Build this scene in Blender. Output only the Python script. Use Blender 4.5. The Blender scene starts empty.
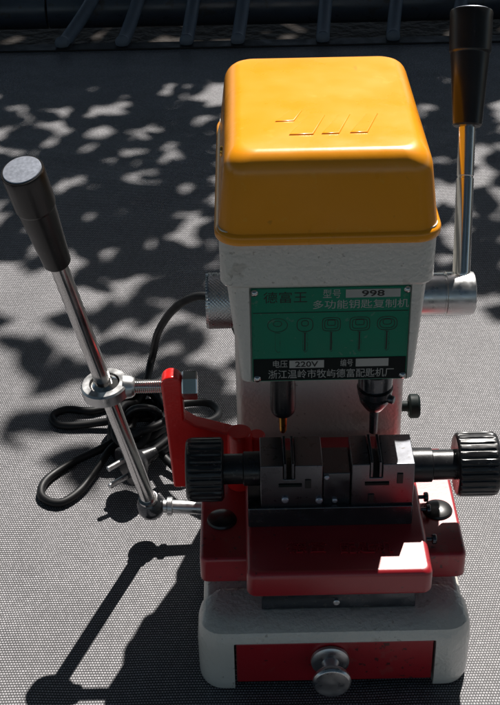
import bpy, bmesh, math, random
from mathutils import Vector, Matrix
R = math.radians
PI = math.pi
random.seed(7)
S = bpy.context.scene
COL = S.collection

# ------------------------------------------------------------------ helpers
def mat(name, base=(.5,.5,.5), rough=.5, metal=0., coat=0., spec=.5, coatr=.12):
    m = bpy.data.materials.new(name); m.use_nodes = True
    b = m.node_tree.nodes['Principled BSDF']
    b.inputs['Base Color'].default_value = (*base, 1)
    b.inputs['Roughness'].default_value = rough
    b.inputs['Metallic'].default_value = metal
    b.inputs['Coat Weight'].default_value = coat
    b.inputs['Coat Roughness'].default_value = coatr
    b.inputs['Specular IOR Level'].default_value = spec
    return m

def node(m, t, **kw):
    n = m.node_tree.nodes.new(t)
    for k, v in kw.items():
        setattr(n, k, v)
    return n

def L(m, a, b):
    m.node_tree.links.new(a, b)

def add_noise(m, scale, col_var=.15, rough_var=.1, bump=0., bscale=None, detail=4, dist=.001):
    """mottled colour, roughness variation and fine bump on a painted or cast surface"""
    b = m.node_tree.nodes['Principled BSDF']
    tc = node(m, 'ShaderNodeTexCoord')
    n = node(m, 'ShaderNodeTexNoise'); n.inputs['Scale'].default_value = scale; n.inputs['Detail'].default_value = detail
    L(m, tc.outputs['Object'], n.inputs['Vector'])
    base = tuple(b.inputs['Base Color'].default_value)[:3]
    mx = node(m, 'ShaderNodeMix', data_type='RGBA')
    mx.inputs['A'].default_value = (*[c*(1-col_var) for c in base], 1)
    mx.inputs['B'].default_value = (*[min(1, c*(1+col_var)) for c in base], 1)
    L(m, n.outputs['Fac'], mx.inputs['Factor']); L(m, mx.outputs['Result'], b.inputs['Base Color'])
    mr = node(m, 'ShaderNodeMapRange')
    r0 = b.inputs['Roughness'].default_value
    mr.inputs['From Min'].default_value = .3; mr.inputs['From Max'].default_value = .7
    mr.inputs['To Min'].default_value = max(.02, r0-rough_var); mr.inputs['To Max'].default_value = min(1, r0+rough_var)
    L(m, n.outputs['Fac'], mr.inputs['Value']); L(m, mr.outputs['Result'], b.inputs['Roughness'])
    if bump:
        n2 = node(m, 'ShaderNodeTexNoise'); n2.inputs['Scale'].default_value = bscale or scale*8; n2.inputs['Detail'].default_value = 2
        L(m, tc.outputs['Object'], n2.inputs['Vector'])
        bp = node(m, 'ShaderNodeBump'); bp.inputs['Strength'].default_value = bump; bp.inputs['Distance'].default_value = dist
        L(m, n2.outputs['Fac'], bp.inputs['Height']); L(m, bp.outputs['Normal'], b.inputs['Normal'])
        L(m, bp.outputs['Normal'], b.inputs['Coat Normal'])
    return m

# ------------------------------------------------------------------ materials
M = {}
M['grey'] = add_noise(mat('grey_enamel', (.64,.62,.56), .35, coat=.8, coatr=.25), 40, .1, .08, .55, 330, dist=.0012)
M['red'] = add_noise(mat('red_enamel', (.36,.004,.012), .38, coat=1., coatr=.35), 30, .12, .04, .08, 420, dist=.0004)
M['redb'] = add_noise(mat('bright_red_enamel', (.80,.015,.012), .28, coat=.3), 30, .1, .05, .25, 380, dist=.0006)
M['yellow'] = add_noise(mat('yellow_enamel', (.95,.345,.006), .3, coat=.35), 28, .07, .06, .12, 130, dist=.0006)
M['chrome'] = add_noise(mat('chrome', (.62,.61,.6), .20, 1.), 60, .08, .05)
M['steel'] = add_noise(mat('turned_steel', (.60,.60,.60), .34, 1.), 150, .15, .1)
M['dsteel'] = add_noise(mat('blackened_steel', (.10,.105,.115), .22, .85), 120, .2, .08)
M['jaw'] = add_noise(mat('polished_jaw_steel', (.10,.105,.12), .29, 1., coat=1., coatr=.3), 140, .12, .03)
M['black'] = add_noise(mat('black_plastic', (.012,.012,.014), .33), 90, .2, .1, .1, 500, dist=.0004)
M['bakelite'] = add_noise(mat('bakelite', (.010,.009,.009), .33, coat=.1), 70, .2, .05)
M['rubber'] = add_noise(mat('cable_rubber', (.007,.007,.008), .5, spec=.3), 60, .2, .1)
M['brass'] = add_noise(mat('brass', (.75,.42,.10), .3, 1.), 100, .15, .1)
M['cap'] = add_noise(mat('brushed_cap', (.40,.43,.5), .42, .9), 500, .10, .03)
M['green'] = add_noise(mat('green_plate', (.004,.20,.115), .36, spec=.25), 50, .12, .1)
M['pblack'] = add_noise(mat('plate_black', (.006,.011,.011), .5, spec=.15), 60, .2, .1)
M['psilver'] = add_noise(mat('plate_silver', (.36,.38,.36), .4, .2), 90, .15, .1)
M['ink'] = mat('ink', (.008,.010,.010), .5)
M['dgreen'] = mat('dark_green_ink', (.003,.035,.022), .4)
M['tube'] = add_noise(mat('tube_paint', (.06,.072,.092), .35), 30, .3, .1)
M['strap'] = add_noise(mat('strap_rubber', (.10,.12,.15), .6), 60, .3, .1)
M['leaf'] = add_noise(mat('leaf', (.06,.11,.025), .5), 5, .3, .1)
M['bark'] = add_noise(mat('bark', (.09,.065,.045), .9), 12, .4, .05, .6, 30, dist=.02)
M['soil'] = add_noise(mat('soil', (.02,.014,.010), .95), 6, .5, .03, .6, 40, dist=.02)

def weave():
    m = mat('woven_mesh', (.4,.4,.4), .55, spec=.35)
    b = m.node_tree.nodes['Principled BSDF']
    tc = node(m, 'ShaderNodeTexCoord'); sp = node(m, 'ShaderNodeSeparateXYZ')
    # slight waviness of the threads
    nz = node(m, 'ShaderNodeTexNoise'); nz.inputs['Scale'].default_value = 9; nz.inputs['Detail'].default_value = 2
    L(m, tc.outputs['Object'], nz.inputs['Vector'])
    wv = node(m, 'ShaderNodeVectorMath', operation='SCALE'); wv.inputs['Scale'].default_value = .006
    L(m, nz.outputs['Color'], wv.inputs[0])
    ad = node(m, 'ShaderNodeVectorMath', operation='ADD'); L(m, tc.outputs['Object'], ad.inputs[0]); L(m, wv.outputs[0], ad.inputs[1])
    L(m, ad.outputs[0], sp.inputs[0])
    def mth(op, a, bb=None, c=None):
        n = node(m, 'ShaderNodeMath', operation=op)
        for i, v in enumerate((a, bb, c)):
            if v is None: continue
            if isinstance(v, (int, float)): n.inputs[i].default_value = v
            else: L(m, v, n.inputs[i])
        return n.outputs[0]
    px, py = .0019, .0023
    u = mth('DIVIDE', sp.outputs['X'], px); v = mth('DIVIDE', sp.outputs['Y'], py)
    fv = mth('FLOOR', v)
    odd = mth('MULTIPLY', mth('MODULO', mth('ABSOLUTE', fv), 2.), .5)
    uu = mth('ADD', u, odd)
    cu = mth('ABSOLUTE', mth('SUBTRACT', mth('FRACT', uu), .5))     # 0 at thread centre, .5 at gap
    cv = mth('ABSOLUTE', mth('SUBTRACT', mth('FRACT', v), .5))
    du = mth('MULTIPLY', cu, 1.95); dv = mth('MULTIPLY', cv, 2.25)
    rr = mth('SQRT', mth('ADD', mth('MULTIPLY', du, du), mth('MULTIPLY', dv, dv)))
    mr = node(m, 'ShaderNodeMapRange'); mr.interpolation_type = 'SMOOTHSTEP'
    mr.inputs['From Min'].default_value = .45; mr.inputs['From Max'].default_value = 1.05
    mr.inputs['To Min'].default_value = 1.; mr.inputs['To Max'].default_value = 0.
    L(m, rr, mr.inputs['Value'])
    # single bright and dull knots
    wn = node(m, 'ShaderNodeTexWhiteNoise', noise_dimensions='2D')
    cb = node(m, 'ShaderNodeCombineXYZ'); L(m, mth('FLOOR', uu), cb.inputs[0]); L(m, fv, cb.inputs[1]); L(m, cb.outputs[0], wn.inputs['Vector'])
    kn = mth('ADD', mth('MULTIPLY', wn.outputs['Value'], .35), .72)
    ln = node(m, 'ShaderNodeTexNoise'); ln.inputs['Scale'].default_value = 3.5; ln.inputs['Detail'].default_value = 5
    L(m, tc.outputs['Object'], ln.inputs['Vector'])
    st = node(m, 'ShaderNodeTexNoise'); st.inputs['Scale'].default_value = 14; st.inputs['Detail'].default_value = 6; st.inputs['Roughness'].default_value = .7
    L(m, tc.outputs['Object'], st.inputs['Vector'])
    ds = node(m, 'ShaderNodeTexNoise'); ds.inputs['Scale'].default_value = 160; ds.inputs['Detail'].default_value = 2
    L(m, tc.outputs['Object'], ds.inputs['Vector'])
    dsm = node(m, 'ShaderNodeMapRange'); dsm.inputs['From Min'].default_value = .66; dsm.inputs['From Max'].default_value = .74; L(m, ds.outputs['Fac'], dsm.inputs['Value'])
    lg = mth('ADD', mth('ADD', mth('MULTIPLY', ln.outputs['Fac'], .45), mth('MULTIPLY', st.outputs['Fac'], .5)), .52)
    lg = mth('ADD', lg, mth('MULTIPLY', dsm.outputs['Result'], .35))
    fac = mth('MULTIPLY', kn, lg)
    c1 = node(m, 'ShaderNodeVectorMath', operation='SCALE'); c1.inputs[0].default_value = MESH_LIGHT; L(m, fac, c1.inputs['Scale'])
    mx = node(m, 'ShaderNodeMix', data_type='RGBA')
    mx.inputs['A'].default_value = (.016,.016,.018,1)
    L(m, c1.outputs[0], mx.inputs['B']); L(m, mr.outputs['Result'], mx.inputs['Factor']); L(m, mx.outputs['Result'], b.inputs['Base Color'])
    bp = node(m, 'ShaderNodeBump'); bp.inputs['Strength'].default_value = .5; bp.inputs['Distance'].default_value = .0006
    L(m, mr.outputs['Result'], bp.inputs['Height'])
    sg = node(m, 'ShaderNodeTexNoise'); sg.inputs['Scale'].default_value = 5; sg.inputs['Detail'].default_value = 3; L(m, tc.outputs['Object'], sg.inputs['Vector'])
    b2 = node(m, 'ShaderNodeBump'); b2.inputs['Strength'].default_value = 1.; b2.inputs['Distance'].default_value = .015
    L(m, sg.outputs['Fac'], b2.inputs['Height']); L(m, bp.outputs['Normal'], b2.inputs['Normal']); L(m, b2.outputs['Normal'], b.inputs['Normal'])
    return m
MESH_LIGHT = (.38,.37,.385)
M['mesh'] = weave()

def specks(m, scale, thr, col, amount=1., stretch=None):
    """sparse chips, dust or grime spots over the paint colour"""
    b = m.node_tree.nodes['Principled BSDF']
    src = b.inputs['Base Color'].links[0].from_socket
    tc = node(m, 'ShaderNodeTexCoord'); mp = node(m, 'ShaderNodeMapping')
    if stretch: mp.inputs['Scale'].default_value = stretch
    L(m, tc.outputs['Object'], mp.inputs['Vector'])
    n = node(m, 'ShaderNodeTexNoise'); n.inputs['Scale'].default_value = scale; n.inputs['Detail'].default_value = 3
    L(m, mp.outputs[0], n.inputs['Vector'])
    big = node(m, 'ShaderNodeTexNoise'); big.inputs['Scale'].default_value = 22; L(m, tc.outputs['Object'], big.inputs['Vector'])
    ad = node(m, 'ShaderNodeMath', operation='MULTIPLY_ADD'); L(m, big.outputs['Fac'], ad.inputs[0]); ad.inputs[1].default_value = .35; L(m, n.outputs['Fac'], ad.inputs[2])
    mr = node(m, 'ShaderNodeMapRange'); mr.inputs['From Min'].default_value = thr+.175; mr.inputs['From Max'].default_value = thr+.215
    mr.inputs['To Max'].default_value = amount
    L(m, ad.outputs[0], mr.inputs['Value'])
    mx = node(m, 'ShaderNodeMix', data_type='RGBA'); L(m, src, mx.inputs['A']); mx.inputs['B'].default_value = (*col, 1)
    L(m, mr.outputs['Result'], mx.inputs['Factor']); L(m, mx.outputs['Result'], b.inputs['Base Color'])
specks(M['grey'], 260, .68, (.16,.14,.11), .5)
specks(M['grey'], 60, .66, (.40,.37,.31), .5)
specks(M['red'], 300, .68, (.02,.008,.008), .8)
specks(M['red'], 90, .66, (.30,.07,.06), .35)
specks(M['yellow'], 120, .68, (.95,.50,.08), .2)
specks(M['yellow'], 70, .70, (.55,.20,.01), .5, (1, .12, 1))
specks(M['jaw'], 420, .66, (.05,.045,.04), .8)
specks(M['dsteel'], 300, .66, (.22,.2,.18), .7)
specks(M['black'], 380, .67, (.10,.10,.10), .6)
specks(M['bakelite'], 300, .68, (.05,.045,.04), .5)
specks(M['green'], 240, .69, (.10,.22,.16), .6)
specks(M['tube'], 60, .62, (.05,.045,.04), .7)

# ------------------------------------------------------------------ mesh building
ORG = Vector((0,0,0))       # origin of the thing being built
SHIFT = None                # offset of the head assembly while it is built

def thing(name, label, cat, loc, group=None):
    global ORG
    o = bpy.data.objects.new(name, None); COL.objects.link(o)
    o.empty_display_size = .05
    o.location = loc; ORG = Vector(loc)
    o['label'] = label; o['category'] = cat
    if group: o['group'] = group
    return o

def shift(bm):
    for v in bm.verts: v.co = Vector((v.co.x*.963-.0017, v.co.y-.028, v.co.z+.0155))

def build(name, bm, m, parent=None, angle=32, smooth=True, label=None, wn=True):
    bmesh.ops.remove_doubles(bm, verts=bm.verts, dist=1e-7)
    bmesh.ops.recalc_face_normals(bm, faces=bm.faces)
    if SHIFT: shift(bm)
    if parent is not None:
        bmesh.ops.translate(bm, verts=bm.verts, vec=-ORG)
    lim = R(angle)
    for f in bm.faces: f.smooth = smooth
    for e in bm.edges:
        if len(e.link_faces) == 2:
            e.smooth = e.calc_face_angle(0) < lim
    me = bpy.data.meshes.new(name); bm.to_mesh(me); bm.free()
    me.materials.append(m)
    o = bpy.data.objects.new(name, me); COL.objects.link(o)
    if parent is not None: o.parent = parent
    if label: o['label'] = label
    if wn:
        w = o.modifiers.new('wn', 'WEIGHTED_NORMAL'); w.keep_sharp = True; w.weight = 80
    return o

def nb(): return bmesh.new()

def rrect(hx, hy, r, n=6):
    r = max(1e-5, min(r, hx*.999, hy*.999)); pts = []
    for (sx, sy, a0) in ((1,1,0),(-1,1,90),(-1,-1,180),(1,-1,270)):
        for i in range(n+1):
            a = R(a0 + 90*i/n)
            pts.append((sx*(hx-r)+r*math.cos(a), sy*(hy-r)+r*math.sin(a)))
    return pts

def bridge(bm, rings, closed=True, cap0=True, cap1=True):
    vs = [[bm.verts.new(p) for p in ring] for ring in rings]
    n = len(vs[0])
    for a, b in zip(vs[:-1], vs[1:]):
        for i in range(n if closed else n-1):
            j = (i+1) % n
            bm.faces.new((a[i], a[j], b[j], b[i]))
    if cap0: bm.faces.new(vs[0][::-1])
    if cap1: bm.faces.new(vs[-1])
    return vs

def loft(bm, secs, n=6):
    """secs: (z, x0, x1, y0, y1, r) horizontal rounded-rectangle sections"""
    rings = []
    for z, x0, x1, y0, y1, r in secs:
        cx, cy = (x0+x1)/2, (y0+y1)/2
        rings.append([(cx+a, cy+b, z) for a, b in rrect((x1-x0)/2, (y1-y0)/2, r, n)])
    bridge(bm, rings)

def rbox(bm, x0, x1, y0, y1, z0, z1, r=.002, e=None, n=5):
    """box with rounded vertical corners r and rounded top and bottom edges e"""
    e = r*.6 if e is None else e
    e = min(e, (z1-z0)*.45)
    secs = []
    for k in range(4):
        a = R(90*k/3); i = e*(1-math.sin(a)); secs.append((z0+e*(1-math.cos(a)), x0+i, x1-i, y0+i, y1-i, max(r-i, .0002)))
    for k in range(3, -1, -1):
        a = R(90*k/3); i = e*(1-math.sin(a)); secs.append((z1-e*(1-math.cos(a)), x0+i, x1-i, y0+i, y1-i, max(r-i, .0002)))
    loft(bm, secs, n)

def basis(d):
    d = Vector(d).normalized()
    h = Vector((0,0,1)) if abs(d.z) < .9 else Vector((1,0,0))
    a = h.cross(d).normalized(); b = d.cross(a)
    return a, b, d

def lathe(bm, prof, org, axis, n=40, fn=None):
    """prof: (t along axis, radius)"""
    a, b, d = basis(axis); o = Vector(org); rings = []
    for t, r in prof:
        r = max(r, 1e-5); ring = []
        for i in range(n):
            q = 2*PI*i/n; rr = r*(fn(q, t) if fn else 1)
            ring.append(o + d*t + a*(rr*math.cos(q)) + b*(rr*math.sin(q)))
        rings.append(ring)
    bridge(bm, rings)

def cyl(bm, p0, p1, r0, r1=None, n=32, ch=.0006):
    r1 = r0 if r1 is None else r1
    p0 = Vector(p0); p1 = Vector(p1); l = (p1-p0).length
    ch = min(ch, l*.3, r0*.5, r1*.5)
    lathe(bm, [(0, r0-ch), (ch, r0), (l-ch, r1), (l, r1-ch)], p0, p1-p0, n)

def tube(bm, pts, r, n=14, cap=True, sub=10):
    """smooth tube through points (Catmull-Rom)"""
    P = [Vector(p) for p in pts]; Q = []
    E = [P[0]*2-P[1]] + P + [P[-1]*2-P[-2]]
    for i in range(1, len(E)-2):
        for k in range(sub):
            t = k/sub; p0, p1, p2, p3 = E[i-1:i+3]
            Q.append(.5*((2*p1)+(p2-p0)*t+(2*p0-5*p1+4*p2-p3)*t*t+(3*p1-p0-3*p2+p3)*t**3))
    Q.append(P[-1])
    up = Vector((0,0,1)); rings = []; pa = None
    for i, q in enumerate(Q):
        d = (Q[min(i+1, len(Q)-1)]-Q[max(i-1, 0)]).normalized()
        if pa is None: pa = basis(d)[0]
        a = (pa - d*pa.dot(d)).normalized(); b = d.cross(a); pa = a
        rings.append([q+a*(r*math.cos(2*PI*j/n))+b*(r*math.sin(2*PI*j/n)) for j in range(n)])
    bridge(bm, rings, cap0=cap, cap1=cap)

def prism(bm, poly, y0, y1, bev=.0012):
    """outline in x,z extruded along y, bevelled"""
    t = bmesh.new()
    a = [t.verts.new((x, y0, z)) for x, z in poly]; b = [t.verts.new((x, y1, z)) for x, z in poly]
    t.faces.new(a); t.faces.new(b[::-1]); n = len(poly)
    for i in range(n):
        j = (i+1) % n; t.faces.new((a[i], b[i], b[j], a[j]))
    bmesh.ops.recalc_face_normals(t, faces=t.faces)
    if bev:
        es = [e for e in t.edges if e.calc_face_angle(0) > R(25)]
        bmesh.ops.bevel(t, geom=es, offset=bev, segments=3, affect='EDGES', profile=.5)
    me = bpy.data.meshes.new('tmp'); t.to_mesh(me); t.free(); bm.from_mesh(me); bpy.data.meshes.remove(me)

def carve(o, cutters):
    """subtract closed bmeshes from an object, then bevel-free rebuild"""
    tmp = []; o.modifiers.clear()
    for c in cutters:
        bmesh.ops.recalc_face_normals(c, faces=c.faces)
        if SHIFT: shift(c)
        bmesh.ops.translate(c, verts=c.verts, vec=-ORG)
        me = bpy.data.meshes.new('tmp'); c.to_mesh(me); c.free()
        co = bpy.data.objects.new('tmp', me); COL.objects.link(co); co.parent = o.parent; tmp.append(co)
        md = o.modifiers.new('b', 'BOOLEAN'); md.object = co; md.operation = 'DIFFERENCE'; md.solver = 'EXACT'
    bpy.context.view_layer.update()
    dg = bpy.context.evaluated_depsgraph_get()
    me = bpy.data.meshes.new_from_object(o.evaluated_get(dg))
    o.modifiers.clear(); old = o.data; o.data = me; bpy.data.meshes.remove(old)
    w = o.modifiers.new('wn', 'WEIGHTED_NORMAL'); w.keep_sharp = True; w.weight = 80
    for co in tmp: bpy.data.objects.remove(co)
    bm = bmesh.new(); bm.from_mesh(me)
    for f in bm.faces: f.smooth = True
    for e in bm.edges:
        if len(e.link_faces) == 2: e.smooth = e.calc_face_angle(0) < R(32)
    bm.to_mesh(me); bm.free()

def text_bm(body, cx, cz, w, h, y, depth=.00012, bold=0.):
    cu = bpy.data.curves.new('t', 'FONT'); cu.body = body; cu.align_x = 'LEFT'; cu.offset = bold; cu.resolution_u = 3
    to = bpy.data.objects.new('t', cu); COL.objects.link(to); bpy.context.view_layer.update()
    dg = bpy.context.evaluated_depsgraph_get()
    me = bpy.data.meshes.new_from_object(to.evaluated_get(dg))
    bm = bmesh.new(); bm.from_mesh(me); bpy.data.objects.remove(to); bpy.data.curves.remove(cu); bpy.data.meshes.remove(me)
    xs = [v.co.x for v in bm.verts]; ys = [v.co.y for v in bm.verts]
    x0, x1, y0, y1 = min(xs), max(xs), min(ys), max(ys)
    for v in bm.verts:
        v.co = Vector((cx+((v.co.x-x0)/(x1-x0)-.5)*w, y, cz+((v.co.y-y0)/(y1-y0)-.5)*h))
    r = bmesh.ops.extrude_face_region(bm, geom=bm.faces[:])
    for g in r['geom']:
        if isinstance(g, bmesh.types.BMVert): g.co.y -= depth
    return bm

# ------------------------------------------------------------------ setting
bm = nb()
v = [bm.verts.new(p) for p in ((-30,-30,-.32),(30,-30,-.32),(30,30,-.32),(-30,30,-.32))]; bm.faces.new(v)
g = build('ground', bm, M['soil']); g['kind'] = 'structure'

tr = thing('mesh_bed', 'dark woven mesh bed strapped to a round tube frame, under the machine', 'mesh bed', (0,0,0))
MX, MY0, MY1 = 1.25, -1.2, 1.245
bm = nb(); rbox(bm, -MX, MX, MY0, MY1, -.0035, 0, .03, .0005); build('woven_mesh', bm, M['mesh'], tr)
bm = nb(); rbox(bm, -MX+.002, MX-.002, MY1-.022, MY1+.004, .0004, .003, .004, .001); build('hem', bm, M['rubber'], tr)
TY = 1.425
for i, x0, x1 in ((0, -1.42, -.359), (1, -.3565, 1.42)):
    bm = nb(); cyl(bm, (x0, TY, .0), (x1, TY, .0), .033, n=40, ch=.001); build('frame_tube', bm, M['tube'], tr)
for x in (-1.42, 1.42):
    bm = nb(); cyl(bm, (x, -1.4, .0), (x, TY+.03, .0), .034, n=40, ch=.001); build('frame_tube', bm, M['tube'], tr)
bm = nb(); cyl(bm, (-1.42, -1.38, 0), (1.42, -1.38, 0), .034, n=40, ch=.001); build('frame_tube', bm, M['tube'], tr)
for x in (-1.42, 1.42):
    for y in (-1.3, 1.3):
        bm = nb(); cyl(bm, (x, y, -.32), (x, y, .02), .02); build('leg', bm, M['tube'], tr)
st = [(62,104),(122,145),(186,197),(237,246),(322,326),(392,396),(455,462)]
pts = [(-.4066+a*.00146, -.437+b*.00159) for a, b in st]
pts = [(pts[0][0]-.095*k, pts[0][1]-.08*k) for k in range(7, 1, -1)] + pts + [(pts[-1][0]+.1*k, pts[-1][1]+.1*k) for k in range(1, 8)]
for xa, xb in pts:
    bm = nb()
    lathe(bm, [(-.006,.001),(-.005,.006),(-.002,.0095),(0,.0100)], (xa, MY1-.008, .008), (0,1,0), 18)
    tube(bm, [(xa, MY1-.008, .008), (xa*.9+xb*.1, MY1+.02, .004), (xa*.35+xb*.65, TY-.06, .02), (xb, TY-.015, .042), (xb+.003, TY+.025, .034), (xb+.004, TY+.04, .002)], .0100, sub=8, n=18)
    build('strap', bm, M['strap'], tr)

# ------------------------------------------------------------------ the machine
mc = thing('key_cutting_machine', 'red and grey key cutting machine with a yellow hood, green nameplate and two black-gripped levers', 'key cutting machine', (0, .13, 0))

# base casting with drawer opening
bm = nb()
rbox(bm, -.0865, .086, .010, .178, .0, .054, .020, .006, n=8)
ob = build('base', bm, M['grey'], mc)
# rounded front pad of the casting, slightly wider than the rest
bm = nb()
secs = []
for z, i, k in ((0,.004,0),(.0012,.0015,0),(.004,.0005,0),(.008,0,0),(.035,-.0002,0),(.044,.0004,.0005),(.0495,.002,.002),(.053,.0055,.0065),(.0545,.010,.012),(.0549,.016,.018)):
    secs.append((z, -.0903+i, .0897-i, .0+i+k*.5, .044-i*.4, .017-min(i,.012)))
loft(bm, secs, 8)
pad = build('front_pad', bm, M['grey'], mc)
# one casting: union
ob.modifiers.clear(); md = ob.modifiers.new('u', 'BOOLEAN'); md.object = pad; md.operation = 'UNION'; md.solver = 'EXACT'
bpy.context.view_layer.update()
me = bpy.data.meshes.new_from_object(ob.evaluated_get(bpy.context.evaluated_depsgraph_get()))
ob.modifiers.clear(); ob.data = me; bpy.data.objects.remove(pad)
c1 = nb(); rbox(c1, -.0665, .0652, -.02, .165, -.02, .0425, .0012, .001)
c2 = nb(); rbox(c2, -.0700, .0690, -.02, .30, -.02, .0035, .001, .0008)
carve(ob, [c1])

bm = nb(); rbox(bm, -.0652, .0640, .0018, .16, .0062, .0412, .0012, .001)
dr = build('drawer', bm, M['red'], mc)
bm = nb()
lathe(bm, [(0,.0118),(.001,.0128),(.003,.0125),(.0042,.0105),(.0048,.0060),(.008,.0050),(.0125,.0053),(.015,.0080),(.0165,.0115),(.0185,.0125),(.0205,.0125),(.0218,.0116),(.0222,.0108),(.0219,.004),(.0222,.0001)], (-.0037,.0018,.0262), (0,-1,0), 44)
build('drawer_knob', bm, M['steel'], dr)

# dovetail rail under the slide
bm = nb(); prism(bm, [(-.0478,.0555),(.0528,.0555),(.0528,.0630),(.0500,.0776),(-.0450,.0776),(-.0478,.0630)], .0185, .15, .0006)
ra = build('slide_rail', bm, M['dsteel'], mc)
bm = nb(); lathe(bm, [(0,.0022),(.0016,.0022),(.002,.0016)], (.001,.0188,.0615), (0,-1,0), 20); build('rail_screw', bm, M['steel'], ra)

# wide cross slide
bm = nb(); rbox(bm, -.0878, .0872, .0345, .150, .0648, .0860, .005, .0028)
ws = build('cross_slide', bm, M['red'], mc)
for x, y in ((.0735,.0790),(-.0734,.0735)):
    bm = nb()
    lathe(bm, [(0,.0100),(.0008,.0102),(.0022,.0095),(.0030,.0078),(.0037,.0052),(.0041,.0024),(.0042,.0001)], (x,y,.0858), (0,0,1), 36)
    build('dome_cap', bm, M['bakelite'], ws)
# front slide block
bm = nb()
secs = []
for z, i in ((.0775,.0022),(.0782,.0008),(.0800,0),(.0928,0),(.0950,.0008),(.0964,.0022),(.0970,.0042)):
    secs.append((z, -.0572+i, .0612-i, .0065+i, .1500, .0055))
loft(bm, secs)
fb = build('front_slide', bm, M['red'], mc)
def flat_text(body, cx, cy, w, h, z, depth):
    bm = text_bm(body, cx, cy, w, h, 0, depth)
    for v in bm.verts:
        x, y, zz = v.co; v.co = Vector((x, zz, z - y))
    return bm
bm = flat_text('德富', -.0180, .0315, .026, .0105, .0966, .0014); build('embossed_lettering', bm, M['red'], fb)
bm = flat_text('配匙机', .0205, .0300, .034, .0105, .0966, .0014); build('embossed_lettering', bm, M['red'], fb)
for y in (.0870, .0740, .0435):
    bm = nb(); lathe(bm, [(-.004,.0014),(.0035,.0014),(.0036,.0030),(.0042,.0034),(.0060,.0034),(.0066,.0028)], (.0612,y,.0915), (1,0,0), 20)
    build('side_screw', bm, M['dsteel'], fb)

# clamp base and jaws
bm = nb(); rbox(bm, -.0555, .0526, .0527, .0960, .0967, .1125, .0012, .0008)
build('clamp_base', bm, M['dsteel'], mc)
def jaw(x0, x1, s0, s1):
    bm = nb()
    prism(bm, [(x0,.1121),(x1,.1121),(x1,.1455),(s1,.1455),(s1,.1345),(s0,.1345),(s0,.1455),(x0,.1455)], .0550, .0870, .0006)
    j = build('jaw', bm, M['jaw'], mc)
    bm = nb(); rbox(bm, s0+.0004, s0+.0022, .0557, .0863, .1343, .1466, .0004, .0003); rbox(bm, s1-.0022, s1-.0004, .0557, .0863, .1343, .1466, .0004, .0003)
    build('jaw_insert', bm, M['dsteel'], j)
    bm = nb(); rbox(bm, s0-.0030, s1+.0045, .0540, .0552, .1290, .1312, .0003, .0003); build('slot_plate', bm, M['pblack'], j)
    return j
jl = jaw(-.0470, -.0067, -.0323, -.0246)
jr = jaw(.0120, .0526, .0236, .0319)
for j, x, z0, z1 in ((jl,-.0162,.1275,.1345),(jr,.0250,.1145,.1215),(jr,.0433,.1300,.1380)):
    bm = nb(); rbox(bm, x-.0020, x+.0020, .0541, .0555, z0, z1, .0004, .0004); build('jaw_slot', bm, M['ink'], j)
for j, x, z in ((jl,-.0311,.1186),(jl,-.0089,.1176)):
    bm = nb(); lathe(bm, [(0,.0024),(.0018,.0024),(.0024,.0016),(.0025,.0001)], (x,.0553,z), (0,-1,0), 20); build('jaw_pin', bm, M['cap'], j)
bm = nb(); rbox(bm, -.0065, .0118, .0575, .0855, .1121, .1370, .001, .0007)
cb = build('centre_block', bm, M['dsteel'], mc)
for x, z in ((-.0040,.1342),(.0015,.1150)):
    bm = nb(); lathe(bm, [(0,.0018),(.0015,.0018),(.002,.001)], (x,.0577,z), (0,-1,0), 16); build('centre_pin', bm, M['cap'], cb)

# clamp knobs left and right
def clamp_knob(s, xj, x1, x2, x3):
    """s: direction, shaft xj..x2, fluted head x2..x3"""
    ax = (s,0,0); y, z = .0720, .1310
    bm = nb()
    l1 = abs(x1-xj); l2 = abs(x2-xj)
    lathe(bm, [(0,.0106),(.0006,.0114),(l1-.0004,.0114),(l1,.0108),(l1+.0003,.0101),(l2+.004,.0101)], (xj,y,z), ax, 40)
    k = build('clamp_knob', bm, M['black'], mc)
    bm = nb(); l = abs(x3-x2)
    def fl(q, t):
        c = math.cos(q*26)
        return 1 - (.045*max(0., -c)**.7 if .002 < t < l-.004 else 0)
    pr = [(0,.0190),(.0012,.0206),(.0021,.0211)] + [(.0021+(l-.0065)*i/3, .0212) for i in range(1,4)] + [(l-.0025,.0209),(l-.0008,.0201),(l,.0185),(l-.0008,.012),(l-.0008,.0001)]
    lathe(bm, pr, (x2,y,z), ax, 208, fl)
    build('knob_head', bm, M['black'], k, angle=50)
clamp_knob(-1, -.0466, -.0580, -.0708, -.0955)
clamp_knob(1, .0524, .0660, .0815, .1090)

# column
bm = nb(); rbox(bm, -.0625, .0575, .160, .262, .001, .2, .006, .001)
build('column', bm, M['grey'], mc)
SHIFT = True
# head casting: collar above, tapered body with front recess below
bm = nb()
loft(bm, [(.1735,-.0560,.0540,.1160,.283,.004),(.1755,-.0588,.0566,.1135,.285,.006),(.2458,-.0662,.0618,.1125,.286,.007),(.2470,-.0690,.0645,.1108,.287,.008),(.2492,-.0702,.0658,.1095,.288,.009),(.2860,-.0706,.0664,.1095,.288,.009)])
hd = build('head_casting', bm, M['grey'], mc)
c = nb(); rbox(c, -.0520, .0520, .09, .1165, .155, .2463, .0015, .001)
carve(hd, [c])
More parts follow.
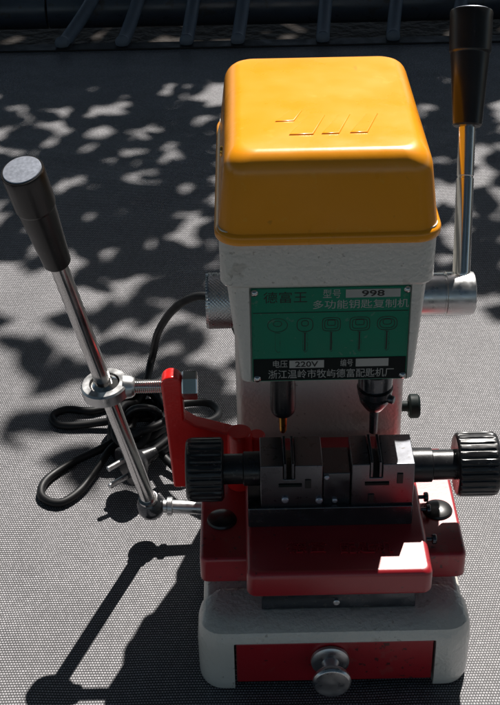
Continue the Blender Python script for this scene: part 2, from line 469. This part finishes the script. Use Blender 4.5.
# hood
bm = nb()
secs = [(.2785,-.0722,.0682,.1055,.2900,.016),(.2788,-.0728,.0688,.1050,.2905,.017),(.2800,-.0731,.0691,.1048,.2907,.017),(.2830,-.0731,.0691,.1048,.2907,.017),
        (.2845,-.0722,.0682,.1056,.2898,.016),(.2855,-.0706,.0666,.1070,.2882,.015),(.2880,-.0702,.0662,.1073,.2878,.015),(.3180,-.0668,.0625,.1098,.2780,.015)]
x0,x1,y0,y1,r = -.0668,.0625,.1098,.2780,.015
for k in range(1, 8):
    a = R(90*k/7); i = .0115*(1-math.cos(a)); secs.append((.3180+.0160*math.sin(a)+.0004*k/7, x0+i+.0008*k/7, x1-i-.0008*k/7, y0+i, y1-i-.001*k/7, max(.015-i*.4,.008)))
secs.append((.3352, x0+.028, x1-.028, y0+.028, y1-.030, .008))
secs.append((.3355, x0+.05, x1-.05, y0+.05, y1-.052, .008))
loft(bm, secs, 10)
hood = build('hood', bm, M['yellow'], mc)
# raised slanted bars pressed into the hood top
for (xa, xb, ya, ln, sl) in ((-.0335,-.0215,.1570,.016,.006),(-.0255,-.0105,.1370,.028,.009),(-.0055,.0055,.1376,.028,.009),(.0120,.0230,.1382,.028,.009)):
    bm = nb(); t = bmesh.new()
    pl = [(xa,ya),(xb,ya),(xb+sl,ya+ln),(xa+sl+.003,ya+ln)]
    lo = [t.verts.new((x,y,.3335)) for x,y in pl]; hi = [t.verts.new((x,y,.3361)) for x,y in pl]
    t.faces.new(lo[::-1]); t.faces.new(hi)
    for i in range(4):
        j = (i+1)%4; t.faces.new((lo[i],lo[j],hi[j],hi[i]))
    bmesh.ops.bevel(t, geom=[e for e in t.edges if all(vv.co.z > .335 for vv in e.verts)], offset=.0009, segments=3, affect='EDGES', profile=.5)
    me = bpy.data.meshes.new('tmp'); t.to_mesh(me); t.free(); bm.from_mesh(me); bpy.data.meshes.remove(me)
    build('raised_bar', bm, M['yellow'], hood, angle=60)
bm = nb(); lathe(bm, [(-.002,.0036),(.0012,.0036),(.0022,.0028),(.0024,.0001)], (-.0668,.170,.311), (-1,0,.1), 24); build('hood_screw', bm, M['brass'], hood)

# nameplate
def PX(px): return -.0505+(px-250)*.000637
def PZ(py): return .2432-(py-289)*.000735
YP = .1150
bm = nb(); prism(bm, [(PX(249.5),PZ(382.5)),(PX(410),PZ(382.5)),(PX(410),PZ(289)),(PX(249.5),PZ(289))], YP, YP+.0016, .0003)
npl = build('nameplate', bm, M['green'], mc)
def panel(name, a, b, c, d, m, dy=.0003):
    bm = nb(); prism(bm, [(PX(a),PZ(d)),(PX(b),PZ(d)),(PX(b),PZ(c)),(PX(a),PZ(c))], YP-dy, YP+.0003, 0); return build(name, bm, m, npl)
panel('black_strip', 250.6, 409, 359, 381.5, M['pblack'])
panel('plate_border', 251, 408.6, 312.3, 312.9, M['dgreen'])
panel('value_panel', 345, 400, 290.8, 298.8, M['psilver'])
panel('value_panel', 288, 324, 360.8, 368.6, M['psilver'], .0006)
panel('value_panel', 357, 391, 360.2, 368.2, M['psilver'], .0006)
def letter(body, a, b, c, d, m, dy, bold=0.):
    bm = text_bm(body, PX((a+b)/2), PZ((c+d)/2), (b-a)*.000637, (d-c)*.000735, YP-dy, .0001, bold); build('lettering', bm, m, npl)
letter('998', 361, 384, 291.8, 297.8, M['ink'], .0003, .02)
letter('型号', 322, 340, 290.5, 299, M['psilver'], .0)
letter('多功能钥匙复制机', 312, 409, 301, 309.5, M['psilver'], .0)
letter('德富王', 262, 306, 292, 303, M['ink'], .0)
letter('220V', 294, 318, 361.8, 367.6, M['ink'], .0006, .02)
letter('电压', 271, 286, 360.5, 368, M['psilver'], .0003)
letter('编号', 341, 354, 360.5, 368, M['psilver'], .0003)
letter('浙江温岭市牧屿德富配匙机厂', 266, 397, 370.5, 379.5, M['psilver'], .0003)
# five key pictures, drawn as thin outlines
def keypic(cx, k):
    bm = nb()
    def loop(pts, w=.00028):
        P = [(PX(a), PZ(b)) for a, b in pts]; n = len(P)
        cxx = sum(p[0] for p in P)/n; cz = sum(p[1] for p in P)/n
        outr = []; inn = []
        for x, z in P:
            dx, dz = x-cxx, z-cz; l = math.hypot(dx, dz) or 1
            outr.append(bm.verts.new((x, YP-.00015, z))); inn.append(bm.verts.new((x-dx/l*w*1.6, YP-.00015, z-dz/l*w*1.6)))
        for i in range(n):
            j = (i+1)%n; bm.faces.new((outr[i], outr[j], inn[j], inn[i]))
    def ell(rx, ry, cy, p=2.):
        o = []
        for i in range(28):
            q = 2*PI*i/28; c, s = math.cos(q), math.sin(q)
            o.append((cx+rx*math.copysign(abs(c)**(2/p), c), cy+ry*math.copysign(abs(s)**(2/p), s)))
        return o
    rx = (10.5, 8.5, 9.5, 10.5, 10.5)[k]; pw = (2., 2.6, 4., 4., 2.6)[k]
    loop(ell(rx, 7, 325, pw)); loop(ell(rx*.45, 3, 323.5, pw))
    if k > 1: loop(ell(rx*.75, 5, 325, pw))
    hw = (2.6, 2.2, 1.6, 2.0, 2.0)[k]
    zz = [(cx-hw, 333), (cx-hw, 352)] ; s = []
    for i in range(9):
        s.append((cx+hw+(1.2 if i % 2 and k in (1,4) else 0), 352-19*i/8))
    bl = [(cx-hw,332.5),(cx-hw,350),(cx,353)]+s
    loop(bl, .00022)
    if k in (2, 3, 4, 1):
        for a, b in ((cx-.7, cx+.7),):
            f = [bm.verts.new((PX(q), YP-.00018, PZ(w))) for q, w in ((a,351),(b,351),(b,333),(a,333))]; bm.faces.new(f)
    bm.normal_update()
    build('key_picture', bm, M['dgreen'] if k in (0,) else M['ink'], npl, smooth=False)
for k, cx in enumerate((276, 304, 331, 360, 388)): keypic(cx, k)
for px, py in ((252.8,292.8),(407.2,292),(254.2,379.4),(406.6,378.6)):
    bm = nb(); lathe(bm, [(0,.0024),(.0006,.0025),(.0014,.0019),(.0019,.0008),(.0020,.0001)], (PX(px),YP,PZ(py)), (0,-1,0), 20); build('plate_screw', bm, M['chrome'], npl)

# spindles below the head
bm = nb()
lathe(bm, [(0,.0001),(.0,.0030),(.001,.0068),(.003,.0083),(.006,.0088),(.024,.0088),(.0245,.0085),(.034,.0085)], (-.0303,.1290,.1385), (0,0,1), 36)
gd = build('guide_spindle', bm, M['black'], mc)
bm = nb(); lathe(bm, [(0,.0008),(.001,.0019),(.003,.0026),(.0165,.0030)], (-.0303,.1290,.1228), (0,0,1), 24); build('guide_pin', bm, M['brass'], gd)
bm = nb()
lathe(bm, [(0,.0060),(.0015,.0072),(.006,.0100),(.0095,.0108),(.0105,.0092),(.0115,.0092),(.0125,.0118),(.017,.0124),(.0175,.0100),(.019,.0100),(.0195,.0118),(.026,.0120),(.030,.0120)], (.0328,.1290,.1420), (0,0,1), 36)
ch = build('cutter_chuck', bm, M['dsteel'], mc)
bm = nb(); lathe(bm, [(0,.0001),(.0006,.0028),(.021,.0032)], (.0328,.1290,.1215), (0,0,1), 20); build('cutter', bm, M['dsteel'], ch)
bm = nb(); cyl(bm, (.0328,.1290,.1525), (.0455,.1220,.1525), .0028); build('chuck_key_stub', bm, M['dsteel'], ch)

SHIFT = None
bm = nb()
NK = 96
def kn(q, t): return 1 + .022*(math.cos(q*48+t*2600)+math.cos(q*48-t*2600))*.5
pr = [(0,.0180)] + [(.001+i*.0007, .0188) for i in range(25)] + [(.0195,.0182),(.0196,.010),(.0190,.0001)]
lathe(bm, pr, (-.0615,.157,.2095), (-1,0,0), 240, kn)
build('knurled_cap', bm, M['steel'], mc, angle=60)

# small knob low on the right of the column
bm = nb(); lathe(bm, [(0,.004),(.011,.004),(.0112,.0080),(.0125,.0092),(.018,.0092),(.0195,.0080)], (.0560,.2,.0875), (1,0,0), 28)
build('stop_knob', bm, M['pblack'], mc)

# feed lever on the right: hub, rod, grip
AX = Vector((0,.157,.2115))
bm = nb()
lathe(bm, [(0,.0144),(.0280,.0144),(.0284,.0137),(.0294,.0137),(.0298,.0148),(.0465,.0148),(.0483,.0143),(.0489,.0132),(.0487,.0001)], (.0520,AX.y,AX.z), (1,0,0), 48)
fl = build('feed_lever', bm, M['steel'], mc)
b0 = Vector((.0920,.1600,.2230)); tp = Vector((.1025,.2560,.3740)); dd = (tp-b0).normalized(); ll = (tp-b0).length
bm = nb()
lathe(bm, [(-.004,.0040),(.0,.0056),(.0025,.0060),(.066,.0059),(.0665,.0054),(.0675,.0054),(.068,.0058),(ll-.03,.0058)], b0, dd, 32)
build('lever_rod', bm, M['chrome'], fl)
def grip(root, base, d, length, r, parent, capm):
    """bakelite grip from base along d; widest at the far end"""
    bm = nb(); l = length
    def fc(q, t): return 1-.035*(math.cos(q*10) < 0 and .06*l < t < .6*l)
    lathe(bm, [(0,r*.62),(.0012,r*.68),(l*.62,r*.90),(l*.635,r*.93),(l*.65,r*.97),(l*.93,r*.99),(l*.985,r),(l,r*.96),(l,r*.86)], base, d, 60)
    gp = build('lever_grip', bm, M['bakelite'], parent)
    bm = nb(); lathe(bm, [(0,r*.88),(.0006,r*.89),(.0010,r*.86),(.0011,.0001)], Vector(base)+Vector(d)*(l-.0003), d, 40); build('grip_cap', bm, capm, gp)
grip(None, b0+dd*(ll-.0780), dd, .0780, .0146, fl, M['cap'])

# position lever on the left: ball joint, rod through ring bearing, grip
BL = Vector((-.1294,.1597,.0285)); RG = Vector((-.1470,.1130,.1670))
d = (RG-BL).normalized()
TPp = Vector((-.1770,.0590,.3550)); 
d2 = (TPp-BL).normalized()
d = d2
bm = nb(); Lr = (TPp-BL).length
lathe(bm, [(.004,.0050),(.012,.0056),(Lr-.05,.0056)], BL, d, 32)
pl_ = build('position_lever', bm, M['chrome'], mc)
grip(None, BL+d*(Lr-.0755), d, .0755, .0125, pl_, M['cap'])
bm = nb()
lathe(bm, [(-.0095,.004),(-.0085,.0068),(-.005,.0098),(0,.0108),(.005,.0098),(.0085,.0072),(.0095,.0060)], BL, d, 32)
bj = build('ball_joint', bm, M['dsteel'], mc)
bm = nb(); cyl(bm, BL+Vector((.008,0,-.0005)), (-.085,.1600,.0255), .0052); cyl(bm, BL+Vector((.012,0,-.0005)), BL+Vector((.0165,0,-.0006)), .0072)
build('joint_arm', bm, M['steel'], bj)
bm = nb(); lathe(bm, [(.009,.0072),(.0115,.0072),(.012,.0060)], BL, d, 28); build('joint_collar', bm, M['chrome'], bj)
# rod end bearing: ring around the rod
t = (RG.z-BL.z)/d.z; RC = BL + d*t
bm = nb()
ra_, rb_, hh = .0162, .0104, .0048
axr = Vector((-.10,-.10,.99)).normalized()
prof = [(-hh,rb_),(-hh,ra_-.0012),(-hh+.0012,ra_),(hh-.0012,ra_),(hh,ra_-.0012),(hh,rb_)]
a, b, dd_ = basis(axr); rings = []
for q in [2*PI*i/48 for i in range(48)]:
    rings.append([RC + axr*tt + a*(rr*math.cos(q)) + b*(rr*math.sin(q)) for tt, rr in prof])
vs = [[bm.verts.new(p) for p in rg] for rg in rings]
for i in range(48):
    A, B = vs[i], vs[(i+1)%48]
    for k in range(len(prof)):
        kk = (k+1)%len(prof); bm.faces.new((A[k],A[kk],B[kk],B[k]))
re = build('rod_end_ring', bm, M['steel'], mc)
bm = nb(); lathe(bm, [(-.0062,.0064),(-.0040,.0092),(0,.0104),(.0040,.0092),(.0062,.0064)], RC, axr*.6+d*.4, 32); build('bearing_ball', bm, M['chrome'], re)
st0 = RC+Vector((.0155,0,.0006)); xe = -.0885
bm = nb()
pr = []; nth = 34; ls = xe-st0.x
for i in range(nth*2+1):
    pr.append((ls*i/(nth*2), .0048 if i % 2 else .0042))
lathe(bm, pr, st0, (1,0,0), 24); build('threaded_stud', bm, M['chrome'], re)
bm = nb(); lathe(bm, [(-.003,.0085),(.002,.0075),(.004,.0062),(.0045,.005)], st0, (1,0,0), 24); build('ring_shank', bm, M['steel'], re)
yb, zb = RC.y, st0.z
# red bracket holding the ring
bm = nb()
arc = [(-.1050+.0070*math.cos(R(a)), zb+.0040+.0070*math.sin(R(a))) for a in range(180, -1, -20)]
prism(bm, arc+[(-.0975,.1440),(-.0900,.1385),(-.0620,.1290),(-.0530,.1230),(-.0550,.108),(-.0880,.110),(-.0945,.0850),(-.1075,.0850)], yb-.0065, yb+.0065, .0018)
bk = build('lever_bracket', bm, M['redb'], mc)
bm = nb(); lathe(bm, [(0,.0092),(.044,.0088),(.046,.0080),(.0465,.006)], (-.0605,.1130,.0855), (0,0,1), 32); build('bracket_boss', bm, M['redb'], bk)
bm = nb(); lathe(bm, [(0,.0058),(.028,.0058),(.029,.0050)], (-.0485,.1200,.0950), (0,0,1), 24); build('bracket_pin', bm, M['redb'], bk)
bm = nb(); lathe(bm, [(0,.0092),(.0008,.0098),(.0095,.0098),(.0103,.0092)], (-.0980,yb,zb), (1,0,0), 6); build('bracket_nut', bm, M['chrome'], bk, angle=20)

# power cord and plug
Zc = .0035
bm = nb()
tube(bm, [(-.058,.255,.115),(-.072,.280,.130),(-.0900,.2990,.1300),(-.1120,.3250,.105),(-.1310,.3600,.0600),(-.1410,.3850,.015),(-.150,.350,.005),(-.185,.322,Zc),(-.212,.322,Zc+.001),(-.224,.313,.004),(-.214,.300,Zc),(-.180,.300,.006),(-.140,.300,.014),(-.110,.285,.018),(-.088,.290,.012),(-.080,.308,.008),(-.092,.326,.006),(-.125,.322,.006),(-.150,.300,.010),(-.155,.280,.012),(-.175,.262,.008),(-.200,.248,Zc),(-.219,.225,Zc),(-.220,.205,Zc),(-.205,.196,Zc),(-.190,.210,Zc+.001),(-.178,.238,.006),(-.165,.262,.010),(-.140,.262,.014),(-.120,.240,.008),(-.105,.222,.004)], .0034, sub=8)
pc = build('power_cord', bm, M['rubber'], mc)
# coiled bundle
bm = nb(); random.seed(3)
pts = []
for i in range(70):
    q = i*.78; rad = .026+.005*math.sin(i*1.7)
    pts.append((-.144+rad*.75*math.cos(q)+.005*math.sin(i), .280+rad*1.35*math.sin(q)+.004*math.cos(i*1.3), .006+.030*(i/70)+.004*math.sin(i*2.3)))
tube(bm, pts, .0034, sub=5)
build('cord_coil', bm, M['rubber'], pc)
bm = nb(); tube(bm, [(-.152,.268,.004),(-.160,.270,.022),(-.150,.273,.038),(-.132,.275,.036),(-.124,.273,.020),(-.128,.270,.006)], .0028, sub=6); build('cord_tie', bm, M['black'], pc)
# plug lying on its side
bm = nb()
pa_ = Vector((-.1420,.2180,.0270)); d_ = Vector((-.80,-.58,-.12)).normalized()
bm = nb()
lathe(bm, [(-.016,.0045),(-.010,.0060),(-.004,.0075),(.0,.0125),(.004,.0160),(.009,.0172),(.0115,.0172),(.0125,.0160),(.0127,.0001)], pa_, d_, 36)
pgp = build('plug', bm, M['black'], pc)
for off in (-.0085, .0085):
    p = pa_ + d_*.0125 + Vector((0,0,off))
    bm = nb(); cyl(bm, p-d_*.001, p+d_*.0165, .0023); build('plug_prong', bm, M['steel'], pc)
# tail of the cord up to the plug, propped on the coil
bm = nb(); tube(bm, [(-.105,.222,.004),(-.098,.232,.012),(-.103,.238,.030),(-.115,.240,.033),(-.127,.2310,.0300),(-.134,.2250,.0285)], .0034, sub=6); build('cord_tail', bm, M['rubber'], pc)

# ------------------------------------------------------------------ tree that throws the dappled shade
SUN = Vector((.24,.70,1.))
tree = thing('leafy_tree', 'leafy tree overhanging the far side of the mesh bed, throwing dappled shade', 'tree', (2.0, 3.6, -.32))
bm = nb()
def limb(pts, r0, r1):
    P = [Vector(p) for p in pts]; n = 10; rings = []; Q = []
    for i in range(len(P)-1):
        for k in range(5): Q.append(P[i].lerp(P[i+1], k/5))
    Q.append(P[-1]); pa = None
    for i, q in enumerate(Q):
        dd = (Q[min(i+1,len(Q)-1)]-Q[max(i-1,0)]).normalized()
        if pa is None: pa = basis(dd)[0]
        a = (pa-dd*pa.dot(dd)).normalized(); b = dd.cross(a); pa = a
        r = r0+(r1-r0)*i/(len(Q)-1)
        rings.append([q+a*(r*math.cos(2*PI*j/n))+b*(r*math.sin(2*PI*j/n)) for j in range(n)])
    bridge(bm, rings)
limb([(2.0,3.6,-.34),(1.9,3.5,.8),(1.6,3.3,1.9),(1.4,3.2,2.8)], .14, .06)
limb([(1.85,3.4,.9),(1.3,3.0,1.35),(.7,2.7,1.5),(.0,2.4,1.45)], .045, .010)
limb([(1.75,3.4,1.5),(1.1,3.3,1.8),(.3,3.1,1.8),(-.6,2.9,1.7)], .045, .010)
limb([(1.9,3.45,.8),(1.6,2.7,1.3),(1.2,2.2,1.45),(.8,1.95,1.4)], .035, .008)
limb([(1.4,3.2,2.6),(.0,3.7,2.9),(-2.2,3.4,2.9),(-2.9,.5,2.8)], .05, .015)
limb([(1.6,3.3,2.0),(2.5,2.2,2.7),(2.8,.2,2.9),(2.6,-1.4,2.8)], .05, .015)
build('trunk', bm, M['bark'], tree)
bm = nb(); rnd = random.Random(11)
def leaf(c, s):
    u = Vector((rnd.gauss(.7,.8), rnd.gauss(.7,.8), rnd.gauss(0,.35))).normalized()
    nrm = Vector((rnd.gauss(0,.45), rnd.gauss(0,.45)+.3, 1)).normalized()
    v = nrm.cross(u).normalized(); u = v.cross(nrm)
    w = s*.29
    P = [c-u*s*.5, c-u*s*.2+v*w*.8, c+u*s*.1+v*w, c+u*s*.5, c+u*s*.1-v*w, c-u*s*.2-v*w*.8]
    vs = [bm.verts.new(p) for p in P]; bm.faces.new(vs)
def hsh(x, y):
    return (math.sin(x*9.1+y*3.7)+math.sin(x*5.3-y*8.9+1.3)+math.sin(x*13.7+y*11.1+.5))/3
cnt = 0
for i in range(36000):
    gx = rnd.uniform(-1.1, 1.2); gy = rnd.uniform(.20, 2.1)
    # how much shade this ground point gets
    if gy < .47: p = .05 if gx < 0 else 0
    elif gy < .70: p = .25
    elif gy < 1.0: p = .20
    elif gy < 1.10: p = .24
    else: p = 1.
    if gx > .14 and gy < .75: p *= .6
    if gy < 1.12: p *= max(.15, 1+1.1*hsh(gx*1.5, gy*1.5))
    if rnd.random() > p: continue
    z = rnd.uniform(1.15, 1.75)
    c = Vector((gx, gy, 0)) + SUN*z
    leaf(c, rnd.uniform(.040, .072)); cnt += 1
print('leaves', cnt)
for i in range(2600):
    gx = rnd.uniform(-1.1, 1.2); gy = rnd.uniform(1.10, 1.95); z = rnd.uniform(1.15, 1.9)
    leaf(Vector((gx, gy, 0)) + SUN*z, rnd.uniform(.07, .11))
# leaves added overhead, out of view, to hold back skylight; shade misses the machine
for i in range(16000):
    rad = 6.5*math.sqrt(rnd.random()); q = rnd.uniform(0, 2*PI)
    z = rnd.uniform(1.5, 2.6)
    lx = .2+rad*math.cos(q); ly = .6+rad*math.sin(q)
    gx, gy = lx-SUN.x*z, ly-SUN.y*z
    if -.85 < gx < .75 and (-.42 if -.45 < gx < .38 else -.12) < gy < 1.4: continue
    leaf(Vector((lx, ly, z)), rnd.uniform(.16, .3))
build('crown', bm, M['leaf'], tree, smooth=False, wn=False)

# ------------------------------------------------------------------ light
el = math.atan2(1, math.hypot(SUN.x, SUN.y)); az = math.atan2(SUN.x, SUN.y)
W = bpy.data.worlds.new('World'); S.world = W; W.use_nodes = True
nt = W.node_tree; bg = nt.nodes['Background']
sky = nt.nodes.new('ShaderNodeTexSky'); sky.sky_type = 'NISHITA'; sky.sun_disc = False
sky.sun_elevation = el; sky.sun_rotation = az
nt.links.new(sky.outputs[0], bg.inputs[0]); bg.inputs[1].default_value = .051
sl = bpy.data.lights.new('sun', 'SUN'); sl.energy = 5.0; sl.angle = R(.5); sl.color = (1,.955,.90)
so = bpy.data.objects.new('sun', sl); COL.objects.link(so)
so.rotation_euler = SUN.to_track_quat('Z','Y').to_euler(); so.location = SUN*3

# ------------------------------------------------------------------ camera
cam = bpy.data.cameras.new('camera'); co = bpy.data.objects.new('camera', cam); COL.objects.link(co)
p, r = R(33), R(1.2)
Fw = Vector((0, math.cos(p), -math.sin(p))); U0 = Vector((0, math.sin(p), math.cos(p))); R0 = Vector((1,0,0))
ex = R0*math.cos(r)-U0*math.sin(r); uy = R0*math.sin(r)+U0*math.cos(r)
m3 = Matrix((ex, uy, -Fw)).transposed()
co.matrix_world = Matrix.Translation((-.052,-.613,.667)) @ m3.to_4x4()
cam.sensor_fit = 'VERTICAL'; cam.sensor_height = 24; cam.lens = 24*1315/705
cam.clip_start = .01; cam.clip_end = 200
S.camera = co
S.view_settings.view_transform = 'Standard'; S.view_settings.look = 'None'
S.view_settings.exposure = 0.6; S.view_settings.gamma = 1
S.render.engine = 'CYCLES'
